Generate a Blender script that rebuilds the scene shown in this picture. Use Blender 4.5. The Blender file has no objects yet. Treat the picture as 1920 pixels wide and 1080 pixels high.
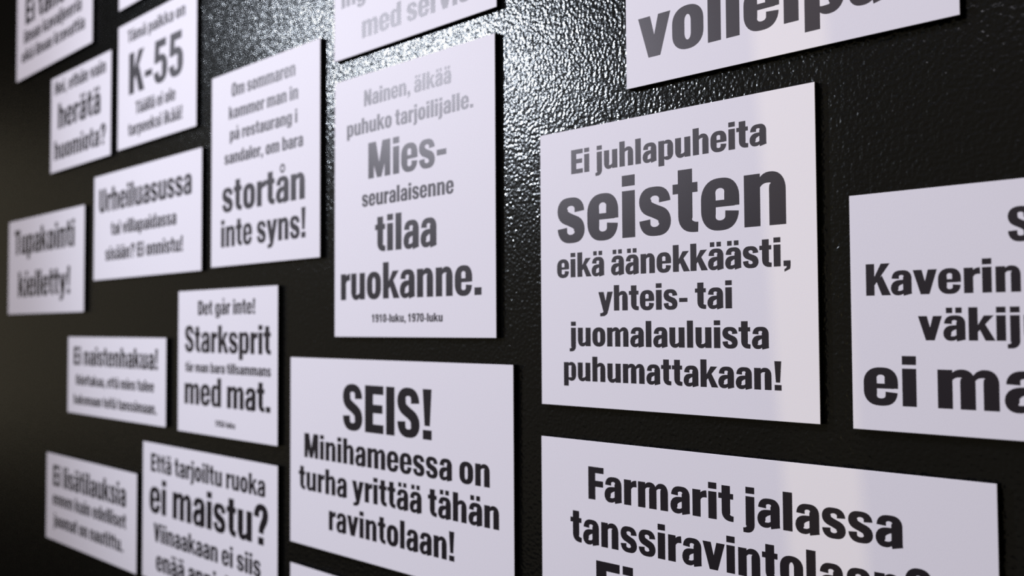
import bpy, math
from mathutils import Matrix, Vector
from mathutils.geometry import delaunay_2d_cdt
import numpy as np

# ------------------------------------------------------------------ camera
SC = bpy.context.scene
D = 0.707            # camera to sign faces, metres
T = 0.006            # sign thickness
CZ = 1.55            # camera height
YAW, PITCH, ROLL = 0.808813782, 0.03731166, -0.00575239966


def cam_dir(x, y, f):
    c, s = math.cos(ROLL), math.sin(ROLL)
    x, y = c * x - s * y, s * x + c * y
    c, s = math.cos(PITCH), math.sin(PITCH)
    f, y = c * f - s * y, s * f + c * y
    c, s = math.cos(YAW), math.sin(YAW)
    return Vector((c * x - s * f, s * x + c * f, y))


cam_data = bpy.data.cameras.new('camera')
cam = bpy.data.objects.new('camera', cam_data)
SC.collection.objects.link(cam)
rx, ry, rz = cam_dir(1, 0, 0), cam_dir(0, 1, 0), -cam_dir(0, 0, 1)
M = Matrix((rx, ry, rz)).transposed().to_4x4()
M.translation = Vector((0, -(T + D), CZ))
cam.matrix_world = M
cam_data.sensor_width = 36
cam_data.lens = 1884.98 / 1920 * 36
cam_data.clip_start = 0.02
cam_data.dof.use_dof = True
cam_data.dof.focus_distance = 1.20 * D
cam_data.dof.aperture_fstop = 4.3
SC.camera = cam

# ------------------------------------------------------------------ world, lights, exposure
SC.view_settings.view_transform = 'Standard'
SC.view_settings.look = 'None'
SC.view_settings.gamma = 1
SC.view_settings.exposure = 0.0
SC.view_settings.use_curve_mapping = False
world = bpy.data.worlds.new('dim_room')
SC.world = world
world.use_nodes = True
bg = world.node_tree.nodes['Background']
bg.inputs[0].default_value = (1.0, 0.87, 0.62, 1)
bg.inputs[1].default_value = 0.135


def area_light(name, loc, target, size, energy, color, shape='DISK', size_y=None, spread=180):
    l = bpy.data.lights.new(name, 'AREA')
    l.shape = shape
    l.size = size
    if size_y:
        l.size_y = size_y
    l.energy = energy
    l.color = color
    l.spread = math.radians(spread)
    o = bpy.data.objects.new(name, l)
    SC.collection.objects.link(o)
    o.location = loc
    o.rotation_euler = (Vector(target) - Vector(loc)).to_track_quat('-Z', 'Y').to_euler()
    return o


def spot_light(name, loc, target, angle, blend, radius, energy, color, squeeze=1.0, roll=0.0):
    l = bpy.data.lights.new(name, 'SPOT')
    l.spot_size = math.radians(angle)
    l.spot_blend = blend
    l.shadow_soft_size = radius
    l.energy = energy
    l.color = color
    o = bpy.data.objects.new(name, l)
    SC.collection.objects.link(o)
    o.location = loc
    o.rotation_euler = (Vector(target) - Vector(loc)).to_track_quat('-Z', 'Y').to_euler()
    o.rotation_euler.rotate_axis('Z', math.radians(roll))
    o.scale = (squeeze, 1, 1)
    return o


# small cool spotlight off to the left: its reflection is the bright patch on the paint
spot_light('spotlight', (-3.38, -2.12, CZ + 1.22), (-0.9, 0, CZ + 0.0), 40, 1.0, 0.07, 245, (0.80, 0.88, 1.0))
# broad fill light, added high out of view to brighten the signs
area_light('fill_light', (-1.25, -2.3, CZ + 2.6), (-1.0, 0, CZ - 0.6), 0.9, 110, (0.94, 0.91, 1.0))
# warm light squeezed into a narrow upright beam by a gap on the other side of the room
spot_light('warm_gap_light', (-0.406, -2.4, CZ), (-0.406, 0, CZ), 60, 0.15, 0.008, 27, (1.0, 0.88, 0.46), 0.025, 3.5)
SC.cycles.use_denoising = False

# ------------------------------------------------------------------ materials


def new_mat(name):
    m = bpy.data.materials.new(name)
    m.use_nodes = True
    nt = m.node_tree
    return m, nt, nt.nodes['Principled BSDF']


def tex_coord(nt):
    g = nt.nodes.new('ShaderNodeNewGeometry')
    return g.outputs['Position']


def noise(nt, vec, scale, detail=2, rough=0.5):
    n = nt.nodes.new('ShaderNodeTexNoise')
    n.inputs['Scale'].default_value = scale
    n.inputs['Detail'].default_value = detail
    n.inputs['Roughness'].default_value = rough
    nt.links.new(vec, n.inputs['Vector'])
    return n.outputs['Fac']


def math_node(nt, op, a, b):
    n = nt.nodes.new('ShaderNodeMath')
    n.operation = op
    for i, v in enumerate((a, b)):
        if isinstance(v, (int, float)):
            n.inputs[i].default_value = v
        else:
            nt.links.new(v, n.inputs[i])
    return n.outputs[0]


# black paint over orange-peel plaster
m_wall, nt, b = new_mat('black_orange_peel_paint')
b.inputs['Base Color'].default_value = (0.003, 0.003, 0.003, 1)
b.inputs['Roughness'].default_value = 0.175
b.inputs['Specular IOR Level'].default_value = 0.46
pos = tex_coord(nt)
f1 = noise(nt, pos, 280, 0.8, 0.5)
f2 = noise(nt, pos, 130, 1, 0.5)
h = math_node(nt, 'ADD', f1, math_node(nt, 'MULTIPLY', f2, 0.3))
bump = nt.nodes.new('ShaderNodeBump')
bump.inputs['Strength'].default_value = 1.0
bump.inputs['Distance'].default_value = 0.00068
nt.links.new(h, bump.inputs['Height'])
nt.links.new(bump.outputs[0], b.inputs['Normal'])

# white satin print face
m_white, nt, b = new_mat('white_print_face')
b.inputs['Base Color'].default_value = (0.78, 0.745, 0.80, 1)
b.inputs['Roughness'].default_value = 0.45
b.inputs['Specular IOR Level'].default_value = 0.06
bump = nt.nodes.new('ShaderNodeBump')
bump.inputs['Strength'].default_value = 0.15
bump.inputs['Distance'].default_value = 0.0002
nt.links.new(noise(nt, tex_coord(nt), 1200, 1), bump.inputs['Height'])
nt.links.new(bump.outputs[0], b.inputs['Normal'])

# glossy black print
m_ink, nt, b = new_mat('black_print_ink')
b.inputs['Base Color'].default_value = (0.006, 0.005, 0.009, 1)
b.inputs['Roughness'].default_value = 0.385
b.inputs['Specular IOR Level'].default_value = 0.62
b.inputs['Specular Tint'].default_value = (1.0, 0.85, 0.88, 1)

# black foam board core
m_edge, nt, b = new_mat('black_board_core')
b.inputs['Base Color'].default_value = (0.002, 0.002, 0.003, 1)
b.inputs['Roughness'].default_value = 0.9
b.inputs['Specular IOR Level'].default_value = 0.05

m_floor, nt, b = new_mat('dark_floor')
b.inputs['Roughness'].default_value = 0.6
ramp = nt.nodes.new('ShaderNodeValToRGB')
ramp.color_ramp.elements[0].color = (0.02, 0.017, 0.014, 1)
ramp.color_ramp.elements[1].color = (0.05, 0.042, 0.035, 1)
nt.links.new(noise(nt, tex_coord(nt), 6, 5), ramp.inputs[0])
nt.links.new(ramp.outputs[0], b.inputs['Base Color'])

# ------------------------------------------------------------------ mesh helpers


def link_mesh(name, verts, faces, mat, parent=None, loc=(0, 0, 0)):
    me = bpy.data.meshes.new(name)
    me.from_pydata([tuple(v) for v in verts], [], faces)
    me.materials.append(mat)
    me.update()
    o = bpy.data.objects.new(name, me)
    SC.collection.objects.link(o)
    o.parent = parent
    o.location = loc
    return o


def box_data(x0, x1, y0, y1, z0, z1, bev=0.0):
    """box whose front (y0) edges are bevelled by bev"""
    if bev == 0:
        v = [(x0, y0, z0), (x1, y0, z0), (x1, y0, z1), (x0, y0, z1),
             (x0, y1, z0), (x1, y1, z0), (x1, y1, z1), (x0, y1, z1)]
        f = [(0, 1, 2, 3), (5, 4, 7, 6), (4, 5, 1, 0), (3, 2, 6, 7), (4, 0, 3, 7), (1, 5, 6, 2)]
        return v, f
    rings = [(bev, y0), (bev * 0.3, y0 + bev * 0.3), (0, y0 + bev), (0, y1)]
    v, f = [], []
    for ins, y in rings:
        v += [(x0 + ins, y, z0 + ins), (x1 - ins, y, z0 + ins), (x1 - ins, y, z1 - ins), (x0 + ins, y, z1 - ins)]
    f.append((0, 1, 2, 3))
    for r in range(3):
        for i in range(4):
            j = (i + 1) % 4
            f.append((r * 4 + i, (r + 1) * 4 + i, (r + 1) * 4 + j, r * 4 + j))
    f.append((15, 14, 13, 12))
    return v, f


def structure(name, x0, x1, y0, y1, z0, z1, mat):
    o = link_mesh(name, *box_data(x0, x1, y0, y1, z0, z1), mat)
    o['kind'] = 'structure'
    return o


# ------------------------------------------------------------------ condensed bold lettering
# every glyph = a list of polygons in units of cap height; x-height 0.75
XH = 0.75


def R(x0, y0, x1, y1):
    return [[(x0, y0), (x1, y0), (x1, y1), (x0, y1)]]


def P(*pts):
    return [list(pts)]


def stroke(*segs, n=9):
    """segs: first (x,y,hw); then either (x,y,hw) line or ((c1),(c2),(x,y,hw)) bezier; returns quads"""
    pts = [segs[0]]
    for s in segs[1:]:
        p0 = pts[-1]
        if len(s) == 3 and isinstance(s[0], tuple):
            c1, c2, p3 = s
            for i in range(1, n + 1):
                t = i / n
                u = 1 - t
                x = u**3 * p0[0] + 3 * u * u * t * c1[0] + 3 * u * t * t * c2[0] + t**3 * p3[0]
                y = u**3 * p0[1] + 3 * u * u * t * c1[1] + 3 * u * t * t * c2[1] + t**3 * p3[1]
                w = t * t * (3 - 2 * t)
                pts.append((x, y, p0[2] * (1 - w) + p3[2] * w))
        else:
            pts.append(s)
    pts = np.array(pts, float)
    d = np.gradient(pts[:, :2], axis=0)
    d[0] = pts[1, :2] - pts[0, :2]
    d[-1] = pts[-1, :2] - pts[-2, :2]
    d /= np.linalg.norm(d, axis=1)[:, None] + 1e-12
    nrm = np.stack([-d[:, 1], d[:, 0]], 1)
    a = pts[:, :2] + nrm * pts[:, 2:3]
    b_ = pts[:, :2] - nrm * pts[:, 2:3]
    return [[tuple(a[i]), tuple(b_[i]), tuple(b_[i + 1]), tuple(a[i + 1])] for i in range(len(pts) - 1)]


def mp(polys, fn):
    return [[fn(x, y) for x, y in p] for p in polys]


def superarc(cx, cy, rx_, ry_, a0, a1, n, e):
    out = []
    for i in range(n + 1):
        a = a0 + (a1 - a0) * i / n
        c, s = math.cos(a), math.sin(a)
        out.append((cx + rx_ * math.copysign(abs(c) ** (2 / e), c), cy + ry_ * math.copysign(abs(s) ** (2 / e), s)))
    return out


def ring(w, h, s=0.255, tk=0.15, ro=0.30, ri=0.12, y0=0.0, x0=0.0):
    def contour(xa, xb, ya, yb, r, e):
        cx, rx_ = (xa + xb) / 2, (xb - xa) / 2
        r = min(r, (yb - ya) / 2)
        return superarc(cx, yb - r, rx_, r, 0, math.pi, 18, e) + superarc(cx, ya + r, rx_, r, math.pi, 2 * math.pi, 18, e)
    o = contour(x0, x0 + w, y0 - 0.012, y0 + h + 0.012, ro, 2.25)
    i = contour(x0 + s, x0 + w - s, y0 + tk, y0 + h - tk, ri, 2.0)
    k = len(o)
    return [[o[j], o[(j + 1) % k], i[(j + 1) % k], i[j]] for j in range(k)]


SW = 0.255           # stem
HS = SW / 2
G = {}


def glyph(ch, w, polys, lsb=0.05, rsb=0.05, xs=1.0):
    if xs != 1.0:
        w, polys = w * xs, mp(polys, lambda x, y: (x * xs, y))
    G[ch] = (w, polys, lsb, rsb)


def arch(x, w=0.65, y=0.0):
    """stem-to-stem arch: shoulder and right leg"""
    r = x + w - HS
    return stroke((x + 0.20, 0.50, 0.03), ((x + 0.23, 0.62), (x + 0.30, 0.685), (x + 0.40, 0.685, 0.078)),
                  ((x + 0.50, 0.685), (r, 0.62), (r, 0.50, HS)), (r, y, HS))


def bowl_right(x=0.0, w=0.65):
    r = x + w - HS
    return stroke((x + 0.18, 0.60, 0.03), ((x + 0.24, 0.66), (x + 0.31, 0.688), (x + 0.39, 0.688, 0.074)),
                  ((x + 0.49, 0.688), (r, 0.62), (r, 0.50, HS)), (r, 0.25, HS),
                  ((r, 0.13), (x + 0.49, 0.062), (x + 0.39, 0.062, 0.074)),
                  ((x + 0.31, 0.062), (x + 0.24, 0.09), (x + 0.18, 0.15, 0.03)))


W1 = 0.65
n_ = R(0, 0, SW, XH) + arch(0)
glyph('n', W1, n_)
glyph('h', W1, R(0, 0, SW, 1) + arch(0))
glyph('m', 1.02, R(0, 0, SW, XH) + arch(0, 0.6375) + arch(0.3825, 0.6375))
glyph('u', W1, mp(n_, lambda x, y: (W1 - x, XH - y)))
p_ = R(0, -0.22, SW, XH) + bowl_right()
glyph('p', W1, p_, 0.05, 0.035)
glyph('d', W1, mp(bowl_right(), lambda x, y: (W1 - x, XH - y)) + R(W1 - SW, 0, W1, 1), 0.035, 0.05)
glyph('b', W1, bowl_right() + R(0, 0, SW, 1), 0.05, 0.035)
glyph('g', W1, mp(bowl_right(), lambda x, y: (W1 - x, y)) + R(W1 - SW, 0, W1, XH) +
      stroke((W1 - HS, 0.02, HS), ((W1 - HS, -0.10), (0.45, -0.165), (0.33, -0.165, 0.062)),
             ((0.22, -0.165), (0.14, -0.13), (0.13, -0.05, 0.115))), 0.035, 0.05)
glyph('o', 0.64, ring(0.64, XH), 0.035, 0.035)
e_ = stroke((0.55, 0.34, 0.133), (0.55, 0.47, 0.133), ((0.55, 0.63), (0.46, 0.688), (0.34, 0.688, 0.074)),
            ((0.20, 0.688), (0.127, 0.60), (0.127, 0.46, 0.135)), (0.127, 0.29, 0.135),
            ((0.127, 0.14), (0.20, 0.062), (0.34, 0.062, 0.074)),
            ((0.47, 0.062), (0.55, 0.12), (0.553, 0.265, 0.120)))
glyph('e', 0.675, e_ + R(0.2, 0.335, 0.60, 0.435), 0.035, 0.035, 0.93)
glyph('c', 0.66, stroke((0.54, 0.47, 0.12), ((0.54, 0.63), (0.46, 0.688), (0.34, 0.688, 0.074)),
                        ((0.20, 0.688), (0.127, 0.60), (0.127, 0.46, 0.135)), (0.127, 0.29, 0.135),
                        ((0.127, 0.14), (0.20, 0.062), (0.34, 0.062, 0.074)),
                        ((0.46, 0.062), (0.54, 0.12), (0.54, 0.28, 0.120))), 0.035, 0.03, 0.93)
a_ = (stroke((0.145, 0.505, 0.118), ((0.145, 0.63), (0.21, 0.69), (0.335, 0.69, 0.072)),
             ((0.46, 0.69), (0.522, 0.64), (0.522, 0.52, 0.135)), (0.522, 0.12, 0.135),
             ((0.522, 0.06), (0.528, 0.03), (0.535, 0.0, 0.135))) +
      stroke((0.46, 0.425, 0.055), ((0.36, 0.385), (0.120, 0.40), (0.120, 0.215, 0.122)),
             ((0.120, 0.10), (0.17, 0.058), (0.25, 0.058, 0.070)),
             ((0.33, 0.058), (0.40, 0.09), (0.45, 0.17, 0.045))))
glyph('a', 0.665, a_, 0.03, 0.03, 0.95)


def um(w):
    c = w / 2
    return R(c - 0.235, 0.83, c - 0.045, 1.0) + R(c + 0.045, 0.83, c + 0.235, 1.0)


glyph('ä', 0.665, a_ + um(0.65), 0.03, 0.03, 0.95)
rr = superarc(0.335, 0.985, 0.135, 0.135, 0, 2 * math.pi, 20, 2)
ri_ = superarc(0.335, 0.985, 0.068, 0.068, 0, 2 * math.pi, 20, 2)
glyph('å', 0.665, a_ + [[rr[i], rr[i + 1], ri_[i + 1], ri_[i]] for i in range(20)], 0.03, 0.03, 0.95)
glyph('l', SW, R(0, 0, SW, 1))
glyph('i', SW, R(0, 0, SW, XH) + R(0, 0.825, SW, 1))
glyph('j', SW, R(0, 0.825, SW, 1) + stroke((HS, XH, HS), (HS, 0.0, HS), ((HS, -0.12), (0.06, -0.158), (-0.075, -0.158, 0.062))),
      0.06, 0.05)
glyph('r', 0.445, R(0, 0, SW, XH) + stroke((0.20, 0.42, 0.04), ((0.215, 0.56), (0.28, 0.655), (0.445, 0.655, 0.098))), 0.05, 0.0)
glyph('t', 0.45, stroke((0.225, 0.96, HS), (0.225, 0.25, HS), ((0.225, 0.12), (0.30, 0.072), (0.45, 0.072, 0.075))) +
      R(0, 0.60, 0.445, XH), 0.005, 0.025)
glyph('f', 0.43, stroke((0.225, 0.0, HS), (0.225, 0.72, HS), ((0.225, 0.90), (0.30, 0.93), (0.43, 0.925, 0.075))) +
      R(0, 0.60, 0.425, XH), 0.005, 0.0)
glyph('k', 0.71, R(0, 0, SW, 1) + P((0.22, 0.22), (0.22, 0.41), (0.42, XH), (0.69, XH)) +
      P((0.30, 0.34), (0.45, 0.50), (0.725, 0), (0.455, 0)), 0.05, -0.01)
glyph('v', 0.70, P((0, XH), (0.262, XH), (0.448, 0), (0.222, 0)) + P((0.70, XH), (0.438, XH), (0.252, 0), (0.478, 0)), 0.0, 0.0)
glyph('y', 0.70, P((0, XH), (0.262, XH), (0.44, 0.0), (0.235, -0.02)) +
      P((0.70, XH), (0.438, XH), (0.245, -0.02), (0.47, -0.02)) +
      stroke((0.358, 0.0, 0.113), ((0.33, -0.11), (0.27, -0.155), (0.08, -0.155, 0.062))), 0.0, 0.0)
s_ = stroke((0.515, 0.515, 0.112), ((0.515, 0.63), (0.44, 0.69), (0.315, 0.69, 0.070)),
            ((0.19, 0.69), (0.125, 0.64), (0.125, 0.54, 0.124)),
            ((0.125, 0.44), (0.20, 0.425), (0.318, 0.375, 0.108)),
            ((0.44, 0.325), (0.510, 0.31), (0.510, 0.205, 0.124)),
            ((0.510, 0.11), (0.44, 0.060), (0.315, 0.060, 0.070)),
            ((0.19, 0.060), (0.118, 0.12), (0.115, 0.245, 0.112)))
glyph('s', 0.635, s_, 0.03, 0.03, 0.94)
S_ = stroke((0.535, 0.69, 0.122), ((0.535, 0.84), (0.47, 0.922), (0.33, 0.922, 0.084)),
            ((0.19, 0.922), (0.130, 0.85), (0.130, 0.73, 0.130)),
            ((0.130, 0.59), (0.22, 0.56), (0.33, 0.50, 0.115)),
            ((0.46, 0.43), (0.535, 0.39), (0.535, 0.265, 0.130)),
            ((0.535, 0.14), (0.47, 0.078), (0.33, 0.078, 0.084)),
            ((0.19, 0.078), (0.123, 0.15), (0.122, 0.315, 0.122)))
glyph('S', 0.665, S_, 0.03, 0.03)
CS = 0.265
TK = 0.185
glyph('E', 0.60, R(0, 0, CS, 1) + R(CS, 0, 0.60, TK) + R(CS, 1 - TK, 0.60, 1) + R(CS, 0.42, 0.57, 0.60), 0.055, 0.025)
glyph('F', 0.575, R(0, 0, CS, 1) + R(CS, 1 - TK, 0.58, 1) + R(CS, 0.40, 0.56, 0.585), 0.055, 0.005)
glyph('I', CS, R(0, 0, CS, 1), 0.055, 0.055)
glyph('K', 0.75, R(0, 0, CS, 1) + P((0.22, 0.26), (0.22, 0.50), (0.47, 1), (0.745, 1)) +
      P((0.32, 0.46), (0.50, 0.62), (0.77, 0), (0.49, 0)), 0.055, -0.01)
glyph('M', 0.93, R(0, 0, 0.24, 1) + R(0.69, 0, 0.93, 1) + P((0, 1), (0.33, 1), (0.56, 0), (0.37, 0)) +
      P((0.93, 1), (0.60, 1), (0.37, 0), (0.56, 0)), 0.055, 0.055)
glyph('N', 0.70, R(0, 0, 0.24, 1) + R(0.46, 0, 0.70, 1) + P((0, 1), (0.25, 1), (0.70, 0), (0.45, 0)), 0.055, 0.055)
glyph('O', 0.70, ring(0.70, 1.0, 0.26, 0.17, 0.32, 0.13), 0.035, 0.035)
glyph('D', 0.68, R(0, 0, CS, 1) + stroke((0.2, 0.91, 0.09), (0.34, 0.91, 0.09), ((0.48, 0.91), (0.55, 0.85), (0.55, 0.68, 0.13)),
                                         (0.55, 0.32, 0.13), ((0.55, 0.15), (0.48, 0.09), (0.34, 0.09, 0.09)), (0.2, 0.09, 0.09)), 0.055, 0.035)
glyph('H', 0.70, R(0, 0, CS, 1) + R(0.435, 0, 0.70, 1) + R(0.2, 0.41, 0.5, 0.60), 0.055, 0.055)
glyph('T', 0.62, R(0, 1 - TK, 0.62, 1) + R(0.31 - CS / 2, 0, 0.31 + CS / 2, 1), 0.01, 0.01)
glyph('U', 0.69, mp(R(0, 0, CS, 0.75) + R(0.425, 0, 0.69, 0.75), lambda x, y: (x, 1 - y)) +
      stroke((0.1325, 0.30, 0.1325), ((0.1325, 0.14), (0.22, 0.075), (0.345, 0.075, 0.087)),
             ((0.47, 0.075), (0.5575, 0.14), (0.5575, 0.30, 0.1325))), 0.055, 0.055)
glyph('V', 0.72, P((0, 1), (0.27, 1), (0.46, 0), (0.225, 0)) + P((0.72, 1), (0.45, 1), (0.26, 0), (0.495, 0)), 0.0, 0.0)
glyph('0', 0.62, ring(0.62, 1.0, 0.235, 0.16, 0.30, 0.11), 0.035, 0.035)
glyph('1', 0.62, R(0.21, 0, 0.46, 1) + P((0.06, 0.66), (0.30, 0.66), (0.30, 0.82), (0.06, 0.80)) +
      P((0.06, 0.80), (0.30, 0.80), (0.46, 1), (0.27, 1)), 0.035, 0.035)
nine = ring(0.62, 0.62, 0.235, 0.15, 0.26, 0.09, 0.38) + stroke(
    (0.50, 0.69, 0.12), (0.50, 0.32, 0.12), ((0.50, 0.14), (0.43, 0.075), (0.30, 0.075, 0.078)),
    ((0.18, 0.075), (0.13, 0.13), (0.125, 0.25, 0.11)))
glyph('9', 0.62, nine, 0.035, 0.035)
glyph('7', 0.62, R(0.02, 1 - TK, 0.60, 1) + P((0.60, 1 - TK), (0.34, 1 - TK - 0.02), (0.12, 0), (0.38, 0)), 0.02, 0.02)
glyph('5', 0.62, R(0.06, 1 - TK, 0.56, 1) + P((0.06, 1), (0.27, 1), (0.245, 0.48), (0.025, 0.48)) + stroke(
    (0.13, 0.49, 0.05), ((0.19, 0.56), (0.26, 0.575), (0.33, 0.575, 0.08)), ((0.45, 0.575), (0.50, 0.48), (0.50, 0.38, 0.125)),
    (0.50, 0.28, 0.125), ((0.50, 0.13), (0.43, 0.075), (0.30, 0.075, 0.08)),
    ((0.18, 0.075), (0.13, 0.13), (0.12, 0.27, 0.115))), 0.035, 0.035)
glyph('.', SW, R(0, 0, SW, 0.19))
glyph(',', SW, R(0, 0, SW, 0.19) + P((0.115, 0.0), (SW, 0.0), (0.235, -0.10), (0.10, -0.06)) +
      P((0.235, -0.10), (0.10, -0.06), (0.03, -0.10), (0.03, -0.19)))
glyph('-', 0.35, R(0, 0.27, 0.35, 0.42), 0.04, 0.04)
glyph('!', SW, P((0, 1), (SW, 1), (SW - 0.05, 0.27), (0.05, 0.27)) + R(0.0, 0, SW, 0.19), 0.06, 0.05)
glyph('?', 0.62, stroke((0.122, 0.67, 0.118), ((0.122, 0.83), (0.19, 0.925), (0.32, 0.925, 0.084)),
                        ((0.44, 0.925), (0.50, 0.86), (0.50, 0.74, 0.125)),
                        ((0.50, 0.55), (0.33, 0.52), (0.32, 0.28, 0.108))) + R(0.195, 0, 0.44, 0.19), 0.02, 0.02)
SPACE = 0.27


def natural_width(text):
    x = 0
    for i, ch in enumerate(text):
        if ch == ' ':
            x += SPACE
            continue
        w, _, l, r = G[ch]
        x += (l if i else 0) + w + (r if i < len(text) - 1 else 0)
    return x


_union = {}


def glyph_union(ch):
    """clean triangles of the union of a glyph's overlapping strokes"""
    if ch not in _union:
        V, F = [], []
        for poly in G[ch][1]:
            for i in range(1, len(poly) - 1):
                tri = [poly[0], poly[i], poly[i + 1]]
                (ax, ay), (bx, by), (cx, cy) = tri
                ar = (bx - ax) * (cy - ay) - (by - ay) * (cx - ax)
                if abs(ar) < 2e-6:
                    continue
                if ar < 0:
                    tri.reverse()
                k = len(V)
                V += [Vector(p) for p in tri]
                F.append((k, k + 1, k + 2))
        r = delaunay_2d_cdt(V, [], F, 0, 1e-6)
        _union[ch] = ([tuple(v) for v in r[0]], [tuple(f) for f, src in zip(r[2], r[5]) if src])
    return _union[ch]


def text_mesh(text, x0, x1, zb, hgt, y):
    """flat print laid on the plane y, from x0 to x1, baseline zb"""
    sx = (x1 - x0) / natural_width(text)
    V, F = [], []
    x = 0
    for i, ch in enumerate(text):
        if ch == ' ':
            x += SPACE
            continue
        w, _, l, r = G[ch]
        x += l if i else 0
        gv, gf = glyph_union(ch)
        k = len(V)
        V += [(x0 + (x + px) * sx, y, zb + py * hgt) for px, py in gv]
        F += [tuple(k + q for q in f) for f in gf]
        x += w + (r if i < len(text) - 1 else 0)
    return V, F


# ------------------------------------------------------------------ setting
structure('wall_front', -16.0, 4.0, 0.0, 0.12, 0.0, 4.5, m_wall)
structure('floor', -16.0, 4.0, -3.4, 0.12, -0.08, 0.0, m_floor)
structure('ceiling', -16.0, 4.0, -7.0, 0.12, 4.5, 4.6, m_floor)
structure('baseboard_front', -16.0, 4.0, -0.015, 0.0, 0.0, 0.09, m_edge)

# ------------------------------------------------------------------ signs
FACE = 0.0005


def wall_sign(label, x0, x1, z0, z1, lines):
    cx = (x0 + x1) / 2
    e = bpy.data.objects.new('wall_sign', None)
    SC.collection.objects.link(e)
    e.empty_display_size = 0.05
    e.location = (cx, 0, CZ + z0)
    e['label'] = label
    e['category'] = 'sign'
    e['group'] = 'white lettered signs on the black wall'
    w, hh = x1 - x0, z1 - z0
    link_mesh('backing_board', *box_data(-w / 2, w / 2, -T + FACE, 0, 0, hh), m_edge, e)
    link_mesh('printed_face', *box_data(-w / 2, w / 2, -T, -T + FACE, 0, hh, 0.0003), m_white, e)
    for text, a, b_, zb, hgt in lines:
        if b_ is None:
            b_ = a + natural_width(text) * hgt * 1.05
        elif isinstance(b_, tuple):      # (leading letters, where they end)
            b_ = a + (b_[1] - a) * natural_width(text) / natural_width(b_[0])
        hgt = max(hgt, (b_ - a) / natural_width(text) / 1.14)
        if DEBUG:
            print('FIT %-28s %.3f' % (text, (b_ - a) / (natural_width(text) * hgt)))
        V, F = text_mesh(text, a - cx, b_ - cx, zb - z0, hgt, -T - 0.00006)
        link_mesh('text_line', V, F, m_ink, e)
    return e


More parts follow.
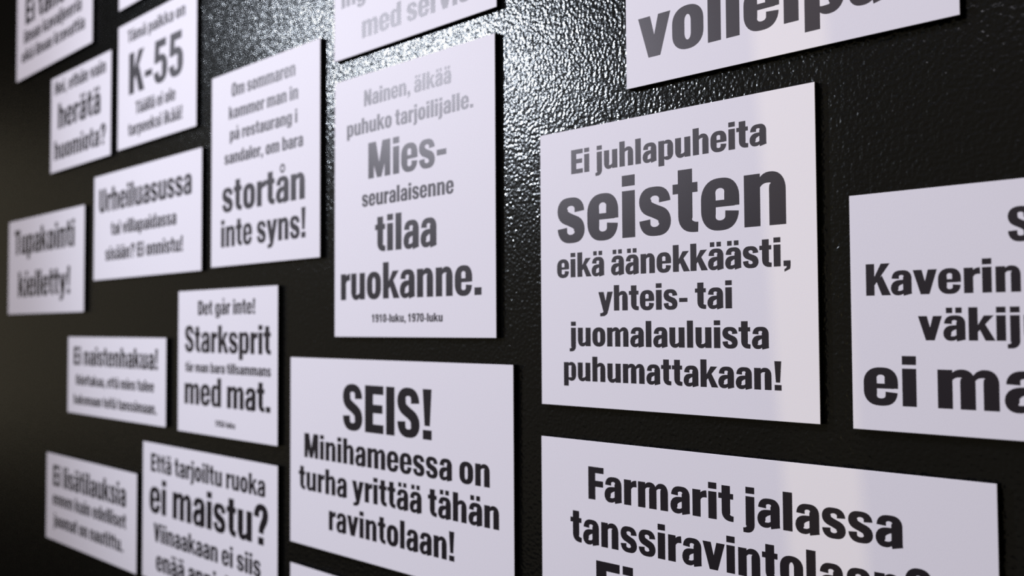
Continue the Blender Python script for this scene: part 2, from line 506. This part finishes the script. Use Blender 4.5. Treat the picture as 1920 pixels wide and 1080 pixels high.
DEBUG = False
SIGNS = [
    ('large squarish white sign right of centre, second row the big bold word seisten',
     -0.6992, -0.3984, -0.0773, 0.1883, [
         ('Ei juhlapuheita', -0.6573, -0.4419, 0.1452, 0.0231),
         ('seisten', -0.676, -0.4251, 0.0794, 0.0571),
         ('eikä äänekkäästi,', -0.6769, -0.4218, 0.0459, 0.0234),
         ('yhteis- tai', -0.624, -0.4769, 0.0132, 0.0234),
         ('juomalauluista', -0.6593, -0.4424, -0.0199, 0.0233),
         ('puhumattakaan!', -0.669, -0.4316, -0.0529, 0.0233)]),
    ('white sign cut off by the top edge at right, one row of huge letters',
     -0.5875, -0.286, 0.2153, 0.4253, [('voileipää', -0.5731, -0.3003, 0.2396, 0.0497)]),
    ('white sign cut off by the right edge, rows reading Kaverin and ei ma',
     -0.3714, 0.049, -0.0787, 0.0963, [
         ('Seis siis!', -0.2574, None, 0.0543, 0.0234),
         ('Kaverin', -0.3591, -0.25, 0.0206, 0.0234),
         ('väkijuomia', -0.3203, ('väkij', -0.2512), -0.0122, 0.0230),
         ('ei maistu!', -0.3621, ('ei m', -0.2653), -0.0599, 0.0363)]),
    ('wide white sign at the lower right, first row Farmarit jalassa',
     -0.7002, -0.2685, -0.3187, -0.1087, [
         ('Farmarit jalassa', -0.6386, -0.3346, -0.1627, 0.0303),
         ('tanssiravintolaan?', -0.6619, -0.3142, -0.205, 0.0303),
         ('Ei onnistu!', -0.6297, ('Ei', -0.5856), -0.2625, 0.0441)]),
    ('tall white sign in the middle, greyish rows starting Nainen, small dates at its foot',
     -1.0622, -0.765, -0.0128, 0.3061, [
         ('Nainen, älkää', -0.9989, -0.8355, 0.2664, 0.0195),
         ('puhuko tarjoilijalle.', -1.0351, -0.7994, 0.2335, 0.0193),
         ('Mies-', -0.9904, -0.8442, 0.1773, 0.0433),
         ('seuralaisenne', -1.0033, -0.8321, 0.1444, 0.0195),
         ('tilaa', -0.9767, -0.8613, 0.0886, 0.0429),
         ('ruokanne.', -1.0484, -0.7873, 0.0325, 0.0428),
         ('1910-luku, 1970-luku', -0.9839, -0.8515, 0.0048, 0.0083)]),
    ('tall white sign, four faint rows above the bold rows stortån and inte syns',
     -1.3891, -1.0959, 0.0886, 0.3716, [
         ('Om sommaren', -1.3286, -1.1554, 0.3339, 0.0200),
         ('kommer man in', -1.3364, -1.1486, 0.3017, 0.0190),
         ('på restaurang i', -1.3332, -1.1505, 0.2702, 0.0185),
         ('sandaler, om bara', -1.3489, -1.1359, 0.237, 0.0185),
         ('stortån', -1.3553, -1.1315, 0.1672, 0.0450),
         ('inte syns!', -1.3585, -1.1297, 0.1164, 0.0400)]),
    ('white sign cut off by the top edge, pale grey row starting med serv',
     -1.0636, -0.762, 0.3332, 0.5432, [
         ('Ingen', -1.0472, None, 0.3974, 0.0280),
         ('med servis', -1.0033, ('med servi', -0.8249), 0.3509, 0.0276)]),
    ('wide white sign at the bottom centre headed SEIS! in large capitals',
     -1.1655, -0.7399, -0.2809, -0.0401, [
         ('SEIS!', -1.0439, -0.871, -0.1265, 0.0561),
         ('Minihameessa on', -1.1315, -0.7759, -0.1681, 0.0311),
         ('turha yrittää tähän', -1.1449, -0.762, -0.2099, 0.0311),
         ('ravintolaan!', -1.0747, -0.833, -0.2536, 0.0318)]),
    ('sliver of a white sign at the bottom edge, under the sign headed SEIS!',
     -1.1651, -0.8681, -0.5184, -0.3084, []),
    ('upright white sign with the bold rows Starksprit and med mat',
     -1.4956, -1.1985, -0.1599, 0.056, [
         ('Det går inte!', -1.4299, -1.2589, 0.0184, 0.0196),
         ('Starksprit', -1.4724, -1.2161, -0.0378, 0.0405),
         ('får man bara tillsammans', -1.4709, -1.2159, -0.0678, 0.0132),
         ('med mat.', -1.4729, -1.2168, -0.1168, 0.0420),
         ('1950-luku', -1.3742, -1.3142, -0.1454, 0.0068)]),
    ('white sign cut off by the bottom edge, large question ei maistu? in second row',
     -1.6213, -1.1976, -0.4047, -0.1865, [
         ('Että tarjoiltu ruoka', -1.591, -1.2295, -0.232, 0.0283),
         ('ei maistu?', -1.5948, -1.222, -0.2977, 0.0551),
         ('Viinaakaan ei siis', -1.5791, -1.2411, -0.3425, 0.0279),
         ('enää anniskella!', -1.5694, -1.2292, -0.3877, 0.0275)]),
    ('blurred white sign at the bottom left corner, the lowest one of the leftmost signs',
     -2.0647, -1.6452, -0.4075, -0.2428, [
         ('Ei lisätilauksia', -2.0289, -1.6876, -0.3033, 0.0400),
         ('ennen kuin edelliset', -2.0298, -1.6868, -0.3399, 0.0230),
         ('juomat on nautittu.', -2.0216, -1.6975, -0.3804, 0.0230)]),
    ('blurred low white sign directly left of the upright Starksprit sign',
     -1.9576, -1.5388, -0.1581, -0.0167, [
         ('Ei naistenhakua!', -1.9294, -1.5684, -0.0685, 0.0338),
         ('Odottakaa, että mies tulee', -1.918, -1.5821, -0.1052, 0.0168),
         ('hakemaan teitä tanssimaan.', -1.9273, -1.5711, -0.1409, 0.0160)]),
    ('blurred white sign at far left, mid height, only two large bold rows',
     -2.3075, -1.884, 0.0299, 0.2276, [
         ('Tupakointi', -2.2693, -1.9321, 0.1543, 0.0520),
         ('kielletty!', -2.2443, -1.9525, 0.0651, 0.0530)]),
    ('blurred wide white sign below the K-55 sign, bold row above two small ones',
     -1.838, -1.4201, 0.0857, 0.2729, [
         ('Urheiluasussa', -1.8151, -1.4529, 0.2058, 0.0420),
         ('tai villapaidassa', -1.7613, -1.5052, 0.1622, 0.0220),
         ('sisään? Ei onnistu!', -1.7848, -1.4822, 0.1187, 0.0218)]),
    ('tall white sign near the top left with very large K-55',
     -1.7361, -1.4397, 0.3085, 0.5251, [
         ('Tämä paikka on', -1.6965, -1.4785, 0.4897, 0.0210),
         ('K-55', -1.69, -1.4856, 0.3982, 0.0680),
         ('Täällä ei ole', -1.6618, -1.5116, 0.3609, 0.0218),
         ('tarpeeksi ikää!', -1.6921, -1.487, 0.3272, 0.0218)]),
    ('narrow blurred white sign left of the K-55 sign, bold middle row',
     -2.0627, -1.7671, 0.3057, 0.4931, [
         ('Hei, ethän vain', -2.0431, -1.7908, 0.4575, 0.0235),
         ('herätä', -2.0237, -1.8136, 0.3882, 0.0499),
         ('huomiota?', -2.0426, -1.789, 0.3287, 0.0380)]),
    ('dim blurred sign in the top left corner, darkest of all the signs',
     -2.272, -1.8556, 0.5254, 0.7354, [
         ('Ei tanssia', -2.2194, -1.8914, 0.6372, 0.0545),
         ('ilman kavaljeeria', -2.2277, -1.9086, 0.598, 0.0260),
         ('eikä ilman kravattia', -2.2403, -1.8918, 0.5595, 0.0260)]),
    ('small corner of a white sign at the top edge, directly above the K-55 sign',
     -1.7354, -1.4397, 0.5546, 0.7646, []),
]
for s in SIGNS:
    wall_sign(*s)
